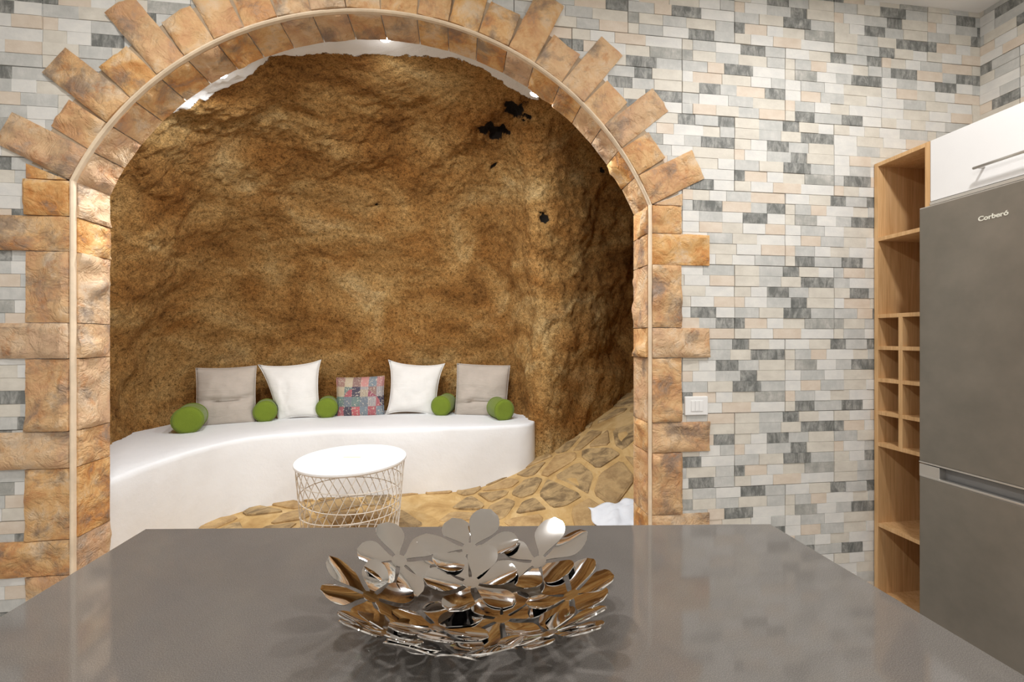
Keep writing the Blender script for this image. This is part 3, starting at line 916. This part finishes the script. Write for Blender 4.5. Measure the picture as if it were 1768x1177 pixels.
cushion('cushion', 0.450, 0.455, 0.14, MT['cwhite'], 711, 714.5, rad(-2), rad(-11), rad(4), 'white cotton cushion standing next to the patchwork cushion', 'cushion', seed=4, sag=0.10, ear=0.06, taper=0.06)
cushion('cushion', 0.465, 0.465, 0.15, MT['taupe'], 829, 716, rad(-12), rad(-11), rad(2), 'smooth taupe cushion at the straight end of the bench by the rock pillar', 'cushion', seed=5, sag=0.03, crease=-0.45, taper=0.03)

def bolster(px, py, dia, length, yaw, label):
    X, Y = bench_pt(px, py, BT)
    root = empty('bolster_cushion', (X, Y, BT), yaw); tag(root, label, 'bolster', 'green bolsters on the bench')
    r = dia / 2; e = 0.022
    prof = [(0.001, 0.004), (r * 0.55, 0.001), (r - e, 0.0), (r - e * 0.45, e * 0.12), (r - e * 0.1, e * 0.5), (r, e), (r * 1.005, length * 0.5), (r, length - e), (r - e * 0.1, length - e * 0.5), (r - e * 0.45, length - e * 0.12), (r - e, length), (r * 0.55, length - 0.001), (0.001, length - 0.004)]
    b = MB(); b.lathe(prof, 40)
    b.build('bolster_cover', MT['green'], root, True, loc=(0, 0, r - 0.003), rot=(-math.pi / 2, 0, 0))
    for z in (e * 0.75, length - e * 0.75):
        s = MB(); s.tube([((r + 0.001) * math.cos(2 * math.pi * k / 36), (r + 0.001) * math.sin(2 * math.pi * k / 36), z) for k in range(36)], 0.0035, 5, True)
        s.build('piping', MT['green'], root, True, loc=(0, 0, r - 0.003), rot=(-math.pi / 2, 0, 0))
    return root
for b_ in BOLSTERS: bolster(*b_)

# ------------------------------------------------------------------ wire basket table
def basket_table():
    zc = 2.32; X, Y = c2w((608 - 884) / F_PX * zc, zc)
    root = empty('basket_table', (X, Y, cave_floor(X, Y) + 0.010)); tag(root, 'round white side table with lattice wire basket and lid top', 'side table')
    H, rt, rb = 0.470, 0.283, 0.240
    b = MB(); b.lathe([(0.001, H - 0.004), (rt - 0.004, H - 0.004), (rt + 0.006, H - 0.008), (rt + 0.010, H - 0.002), (rt + 0.010, H + 0.008), (rt + 0.006, H + 0.012), (0.001, H + 0.012)], 72)
    top = b.build('table_top', MT['tabtop'], root); bevel(top, 0.002)
    s = MB(); s.box(-0.048, 0.048, -0.006, 0.006, H + 0.0115, H + 0.0128); s.build('finger_slot', MT['trim'], top, rot=(0, 0, -TH))
    def rad_at(t): return rb + (rt - rb) * (t ** 0.85)
    w = MB(); NW = 36
    for k in range(NW):
        pts = []
        for i in range(13):
            t = i / 12; a = 2 * math.pi * k / NW + 0.85 * t
            pts.append((rad_at(t) * math.cos(a), rad_at(t) * math.sin(a), 0.004 + (H - 0.012) * t))
        w.tube(pts, 0.0022, 5)
    w.build('upright_wires', MT['wire'], root, True)
    for n, (t, tilt, ph) in enumerate([(0.0, 0, 0), (0.22, 0.05, 0.6), (0.42, -0.05, 1.6), (0.60, 0.05, 2.9), (0.80, -0.05, 0.2), (1.0, 0, 0)]):
        q = MB(); pts = []
        for k in range(64):
            a = 2 * math.pi * k / 64; tt = min(1, max(0, t + tilt * math.cos(a - ph)))
            pts.append((rad_at(tt) * math.cos(a), rad_at(tt) * math.sin(a), 0.004 + (H - 0.012) * tt))
        q.tube(pts, 0.0026 if t not in (0.0, 1.0) else 0.004, 5, True); q.build('ring_wire', MT['wire'], root, True)
    g = MB()
    for k in range(9):
        a = math.pi * k / 9; g.tube([(rb * math.cos(a), rb * math.sin(a), 0.006), (-rb * math.cos(a + 0.5), -rb * math.sin(a + 0.5), 0.006)], 0.0022, 5)
    g.build('base_wires', MT['wire'], root, True)
basket_table()

# ------------------------------------------------------------------ crumpled white sheet by the right jamb
def sheet():
    zc = 2.42; X, Y = c2w((1094 - 884) / F_PX * zc, zc)
    n = 34; v = []; f = []
    for j in range(n + 1):
        for i in range(n + 1):
            a, b = 2 * i / n - 1, 2 * j / n - 1
            rr = max(abs(a), abs(b))
            x = a * 0.21 + 0.02 * noise.noise(Vector((a * 3, b * 3, 1))); y = b * 0.20 + 0.02 * noise.noise(Vector((a * 3, b * 3, 9)))
            hgt = (1 - rr ** 2) * 0.055 * (0.45 + 0.9 * (0.5 + 0.5 * a))
            z = 0.004 + hgt + 0.032 * (1 - rr ** 4) * abs(noise.fractal(Vector((a * 0.9 + b * 0.8 + 4, b * 2.4 - a * 1.6, 2)), 1.0, 2.0, 3))
            v.append((x, y, max(0.002, z) + cave_floor(X + x, Y + y) - cave_floor(X, Y)))
    for j in range(n):
        for i in range(n):
            a = j * (n + 1) + i; f.append((a, a + 1, a + n + 2, a + n + 1))
    o = mesh_obj('crumpled_sheet', v, f, MT['cloth'], smooth=True, loc=(X, Y, cave_floor(X, Y) + 0.014))
    so = o.modifiers.new('s', 'SOLIDIFY'); so.thickness = 0.003; so.offset = 1
    tag(o, 'crumpled white sheet lying on flagstones behind the arch jamb', 'sheet')
sheet()

# ------------------------------------------------------------------ spotlights behind the arch
def spotlight(px, py, ydep, label, aim):
    dx, dz = (px - 884) / F_PX, (HORIZON - py) / F_PX
    rx, ry = ST + dx * CT, CT - dx * ST
    t = ydep / ry; p = Vector((rx * t, ydep, CAM_H + dz * t))
    root = empty('spotlight', p); tag(root, label, 'spotlight', 'spotlights on the plaster behind the arch')
    d = (Vector(aim) - p).normalized(); q = d.to_track_quat('-Z', 'Y')
    hs = MB(); hs.lathe([(0.020, 0.075), (0.026, 0.070), (0.026, 0.012), (0.031, 0.004), (0.031, -0.002), (0.025, -0.002), (0.024, 0.004)], 28, True, False)
    ho = hs.build('housing', MT['white_gloss'], root, True); ho.rotation_mode = 'QUATERNION'; ho.rotation_quaternion = q
    bl = MB(); bl.lathe([(0.029, 0.002), (0.026, -0.006), (0.016, -0.013), (0.001, -0.016)], 24, True, True)
    bo = bl.build('bulb', MT['bulb'], root, True); bo.rotation_mode = 'QUATERNION'; bo.rotation_quaternion = q
    # arm up to the vault
    ar = MB(); up = p + (-d) * 0.04; ar.tube([(0, 0, 0.03) , (0, 0.01, 0.10)], 0.006, 8); ar.build('bracket', MT['white_gloss'], root, True)
    ld = bpy.data.lights.new('spot_lamp', 'AREA'); ld.shape = 'DISK'; ld.size = 0.05; ld.energy = CAVE_W; ld.color = (0.92, 0.96, 1.0); ld.spread = math.radians(165)
    lo = bpy.data.objects.new('spot_lamp', ld); COL.objects.link(lo); lo.parent = root
    lo.rotation_mode = 'QUATERNION'; lo.rotation_quaternion = q; lo.location = d * 0.022
spotlight(380, 128, 2.02, 'small white spotlight on the left-hand haunch of the arch, over the curved bench', (-1.0, 3.0, 0.6))
spotlight(665, 66, 2.03, 'small white spotlight at the crown of the arch', (-0.35, 3.1, 0.5))
spotlight(925, 161, 2.02, 'small white spotlight on the haunch of the arch beside the dark rock pits', (0.2, 2.9, 0.4))

# ------------------------------------------------------------------ kitchen downlights (ceiling, out of the frame)
for iy, y in enumerate((0.85, -0.55, -1.95)):
    for ix, x in enumerate((-0.70, 1.45)):
        root = empty('ceiling_light_offscreen', (x, y, CEIL)); tag(root, 'round recessed ceiling light ' + ('next to the arch wall', 'above the island end', 'next to the rear wall')[iy] + ', ' + ('on the side away from the fridge', 'on the fridge side')[ix], 'ceiling light', 'kitchen ceiling lights')
        b = MB(); b.lathe([(0.075, 0.0), (0.092, -0.001), (0.094, -0.006), (0.088, -0.010), (0.076, -0.008)], 40, False, False); b.build('bezel', MT['white_gloss'], root, True)
        b = MB(); b.lathe([(0.001, -0.006), (0.076, -0.006)], 40, False, False); b.build('diffuser_offscreen', MT['led'], root)
        ld = bpy.data.lights.new('downlight', 'AREA'); ld.shape = 'DISK'; ld.size = 0.15; ld.energy = KITCHEN_W; ld.color = (1.0, 0.975, 0.94)
        lo = bpy.data.objects.new('downlight_%s_%s_offscreen' % (('front', 'middle', 'rear')[iy], ('left', 'right')[ix]), ld); COL.objects.link(lo); lo.parent = root; lo.location = (0, 0, -0.012)

# ------------------------------------------------------------------ oak shelf unit
def shelf_unit():
    y0, y1 = 1.548, WY - 0.012; z0, z1 = 0.06, 2.146; x0, x1 = SX, XW - 0.012; T = 0.018
    root = empty('shelf_unit', (x0, (y0 + y1) / 2, 0)); tag(root, 'tall narrow oak shelf unit with bottle cubbies between tiled wall and fridge', 'shelf')
    def bx(name, a, b, c, d, e, f_, par=root):
        o = boxo(name, a - x0, b - x0, c - (y0 + y1) / 2, d - (y0 + y1) / 2, e, f_, MT['wood'], par, 0.0008); return o
    bx('side_panel', x0, x1, y0, y0 + T, 0.0, z1); bx('side_panel', x0, x1, y1 - T, y1, 0.0, z1)
    bx('top_panel', x0, x1, y0 + T, y1 - T, z1 - T, z1)
    bx('back_panel', x1 - 0.008, x1, y0 + T, y1 - T, z0, z1 - T)
    bx('plinth', x0 + 0.03, x0 + 0.045, y0 + T, y1 - T, 0.0, z0)
    for z in (1.778, 1.409, 1.257, 1.103, 0.946, 0.795, 0.409, 0.067):
        bx('shelf_board', x0 + 0.001, x1 - 0.008, y0 + T, y1 - T, z - 0.009, z + 0.009)
    ym = (y0 + y1) / 2
    for a, b in ((1.266, 1.400), (1.112, 1.248), (0.955, 1.094), (0.804, 0.937)):
        bx('divider', x0 + 0.001, x1 - 0.008, ym - 0.009, ym + 0.009, a, b)
shelf_unit()

# ------------------------------------------------------------------ cabinet over the fridge
def wall_cabinet():
    y0, y1 = 0.945, 1.547; z0, z1 = 1.868, 2.146; ym = (y0 + y1) / 2
    root = empty('wall_cabinet', (SX, ym, z0)); tag(root, 'white lift-up cabinet with bar handle above the fridge', 'cabinet')
    b = MB(); b.box(0.022, XW - 0.012 - SX, y0 - ym, y1 - ym, 0.0, z1 - z0); b.build('body', MT['white_gloss'], root)
    d = boxo('flap_door', 0.0, 0.020, y0 - ym + 0.002, y1 - ym - 0.002, 0.018, z1 - z0 - 0.001, MT['white_gloss'], root, 0.001)
    boxo('bottom_profile', -0.004, 0.02, y0 - ym + 0.002, y1 - ym - 0.002, 0.001, 0.015, MT['alu'], root, 0.002)
    zh = 1.957 - z0; L = 0.128
    h = MB(); h.tube([(-0.030, -L, zh), (-0.030, L, zh)], 0.0055, 12)
    hd = h.build('handle', MT['alu'], d, True)
    for y in (-L + 0.012, L - 0.012):
        p = MB(); p.tube([(-0.030, y, zh), (0.002, y, zh)], 0.0045, 10); p.build('handle_post', MT['alu'], d, True)
wall_cabinet()

# ------------------------------------------------------------------ fridge
def fridge():
    XF = 1.93; y0, y1 = 0.940, 1.5385; ym = (y0 + y1) / 2; W = (y1 - y0) / 2
    root = empty('fridge', (XF, ym, 0)); tag(root, 'dark inox fridge freezer with recessed grip beside the oak shelf', 'fridge')
    boxo('body', 0.066, XW - 0.03 - XF, -W + 0.002, W - 0.002, 0.05, 1.835, MT['inox'], root, 0.004)
    boxo('foot_rail', 0.08, 0.12, -W + 0.02, W - 0.02, 0.0, 0.05, MT['black'], root)
    up = boxo('upper_door', 0.0, 0.060, -W, W, 0.786, 1.849, MT['inox'], root, 0.004)
    lo = boxo('lower_door', 0.0, 0.060, -W, W, 0.055, 0.722, MT['inox'], root, 0.004)
    boxo('door_edge_trim', -0.0012, 0.058, -W, W, 0.7795, 0.7865, MT['alu'], up, 0.001)
    boxo('top_edge_trim', 0.001, 0.058, -W + 0.001, W - 0.001, 1.8475, 1.8515, MT['alu'], up, 0.001)
    # grip recess: light end blocks, dark grip channel between them
    boxo('grip_strip', 0.030, 0.060, -W + 0.004, W - 0.004, 0.724, 0.778, MT['grip'], lo)
    boxo('grip_end', 0.0, 0.058, W - 0.075, W, 0.7225, 0.776, MT['alu'], lo, 0.002)
    boxo('grip_end', 0.0, 0.058, -W, -W + 0.075, 0.7225, 0.776, MT['alu'], lo, 0.002)
    boxo('grip_lip', -0.001, 0.020, -W + 0.001, W - 0.001, 0.7215, 0.731, MT['alu'], lo, 0.002)
    boxo('gasket', 0.030, 0.066, -W + 0.005, W - 0.005, 0.770, 0.7805, MT['black'], up)
    # lettering on the upper door
    cu = bpy.data.curves.new('lettering', 'FONT'); cu.body = 'Corber\u00f3'; cu.size = 0.0245; cu.align_x = 'CENTER'; cu.align_y = 'CENTER'; cu.extrude = 0.0008
    cu.offset = 0.0006
    tmp = bpy.data.objects.new('lettering_tmp', cu); COL.objects.link(tmp)
    dg = bpy.context.evaluated_depsgraph_get(); me = bpy.data.meshes.new_from_object(tmp.evaluated_get(dg))
    bpy.data.objects.remove(tmp); bpy.data.curves.remove(cu)
    me.materials.clear(); me.materials.append(MT['logo'])
    t = link_mesh('lettering', me, up, loc=(-0.0008, 1.292 - ym, 1.748), rot=(math.pi / 2, 0, -math.pi / 2))
fridge()

# ------------------------------------------------------------------ light switch
def light_switch():
    zc = 1.92; X = 1.072; root = empty('light_switch', (X, WY - 0.008, 0.995)); tag(root, 'white triple light switch on the stone-tiled wall', 'light switch')
    boxo('plate', -0.056, 0.056, -0.010, 0.004, -0.043, 0.043, MT['plastic'], root, 0.004)
    for k in (-1, 0, 1):
        boxo('rocker', k * 0.0195 - 0.0092, k * 0.0195 + 0.0092, -0.0135, -0.009, -0.024, 0.024, MT['plastic'], root, 0.0012)
light_switch()

# ------------------------------------------------------------------ kitchen island
def island():
    z = 0.92; a = bench_pt(251.5, 912.5, z); b = bench_pt(1330, 904, z)
    ae = (a[0], -0.55); be = (b[0], -0.55)
    root = empty('kitchen_island', ((a[0] + b[0]) / 2, 0.1, 0)); tag(root, 'kitchen island with dark grey quartz worktop', 'kitchen island')
    ox, oy = root.location.x, root.location.y
    top = [a, b, be, ae]
    v = [(x - ox, y - oy, zz_) for zz_ in (z - 0.03, z) for x, y in top]
    o = mesh_obj('worktop', v, [(0, 1, 2, 3), (7, 6, 5, 4), (0, 4, 5, 1), (1, 5, 6, 2), (2, 6, 7, 3), (3, 7, 4, 0)], MT['worktop'], root); bevel(o, 0.0015)
    yb = min(a[1], b[1]) - 0.10
    boxo('base_cabinet', a[0] + 0.10 - ox, b[0] - 0.10 - ox, -0.50 - oy, yb - oy, 0.08, z - 0.03, MT['white_gloss'], root, 0.002)
    boxo('plinth', a[0] + 0.15 - ox, b[0] - 0.15 - ox, -0.45 - oy, yb - 0.05 - oy, 0.0, 0.08, MT['alu'], root)
island()

# ------------------------------------------------------------------ flower bowl of polished steel
def bowl():
    cx, cy = c2w(-0.0515, 0.560); root = empty('fruit_bowl', (cx, cy, 0.92), -TH)
    tag(root, 'polished steel fruit bowl made of welded cut-out flowers', 'bowl')
    def zb(r): return 0.005 + 2.35 * r * r
    flowers = [(1, 0.112, 0.060), (47, 0.116, 0.062), (97, 0.120, 0.062), (143, 0.128, 0.062), (184, 0.116, 0.060), (226, 0.112, 0.058), (268, 0.112, 0.060), (316, 0.112, 0.058),
               (97, 0.062, 0.062), (-15, 0.034, 0.056), (222, 0.050, 0.056)]
    rr = random.Random(21)
    for n, (az, rc, rad_) in enumerate(flowers):
        az = math.radians(az); er = (math.cos(az), math.sin(az)); et = (-math.sin(az), math.cos(az))
        sl = math.atan(4.7 * rc); lift = 0.0016 * (n % 3) + (0.0015 if n > 7 else 0)
        v = []; f = []; ph = rr.uniform(0, 6.28); npet = 6
        def put(a, b, bend=0.0):
            # a outward, b sideways in the flower's plane -> onto the bowl
            ra = rc + a * math.cos(sl); x = er[0] * ra + et[0] * b; y = er[1] * ra + et[1] * b
            r_ = math.hypot(x, y); v.append((x * 1.17, y * 0.94, zb(r_) + lift + bend))
        for p in range(npet):
            th = ph + 2 * math.pi * p / npet + rr.uniform(-0.10, 0.10); L = rad_ * rr.uniform(0.92, 1.22); wm = rad_ * rr.uniform(0.27, 0.37)
            c, s = math.cos(th), math.sin(th); NL, NW = 14, 6; base = len(v); bd = rr.uniform(-0.007, 0.009); cam_ = rr.uniform(-0.006, 0.006); tw = rr.uniform(-0.10, 0.10)
            asym = rr.uniform(-0.15, 0.15)
            for i in range(NL + 1):
                t = i / NL
                w = wm * (0.11 + 0.89 * sm(0.08, 0.68, t)) * math.sqrt(max(0.0, 1 - max(0, (t - 0.62) / 0.38) ** 2.2))
                w = max(w, 0.0004)
                for j in range(NW + 1):
                    q = (2 * j / NW - 1) * w; l = t * L
                    put(l * c - (q + asym * w * t) * s, l * s + (q + asym * w * t) * c, bd * t * t + cam_ * (q / wm) ** 2 * t + tw * q * t)
            for i in range(NL):
                for j in range(NW):
                    k = base + i * (NW + 1) + j; f.append((k, k + NW + 1, k + NW + 2, k + 1))
        base = len(v); put(0, 0)
        for k in range(16):
            a = 2 * math.pi * k / 16; put(rad_ * 0.17 * math.cos(a), rad_ * 0.17 * math.sin(a))
        for k in range(16): f.append((base, base + 1 + k, base + 1 + (k + 1) % 16))
        o = mesh_obj('flower', v, f, MT['chrome'], root, smooth=True)
        so = o.modifiers.new('s', 'SOLIDIFY'); so.thickness = 0.0012; so.offset = 0
        es = o.modifiers.new('e', 'EDGE_SPLIT'); es.split_angle = math.radians(50)
    for k in range(3):
        a = math.radians(30 + 120 * k); b = MB(); b.lathe([(0.0005, -0.0052), (0.004, -0.004), (0.0055, 0.0), (0.004, 0.004), (0.0005, 0.0055)], 14)
        b.build('foot', MT['chrome'], root, True, loc=(0.045 * math.cos(a), 0.045 * math.sin(a), 0.0052))
bowl()
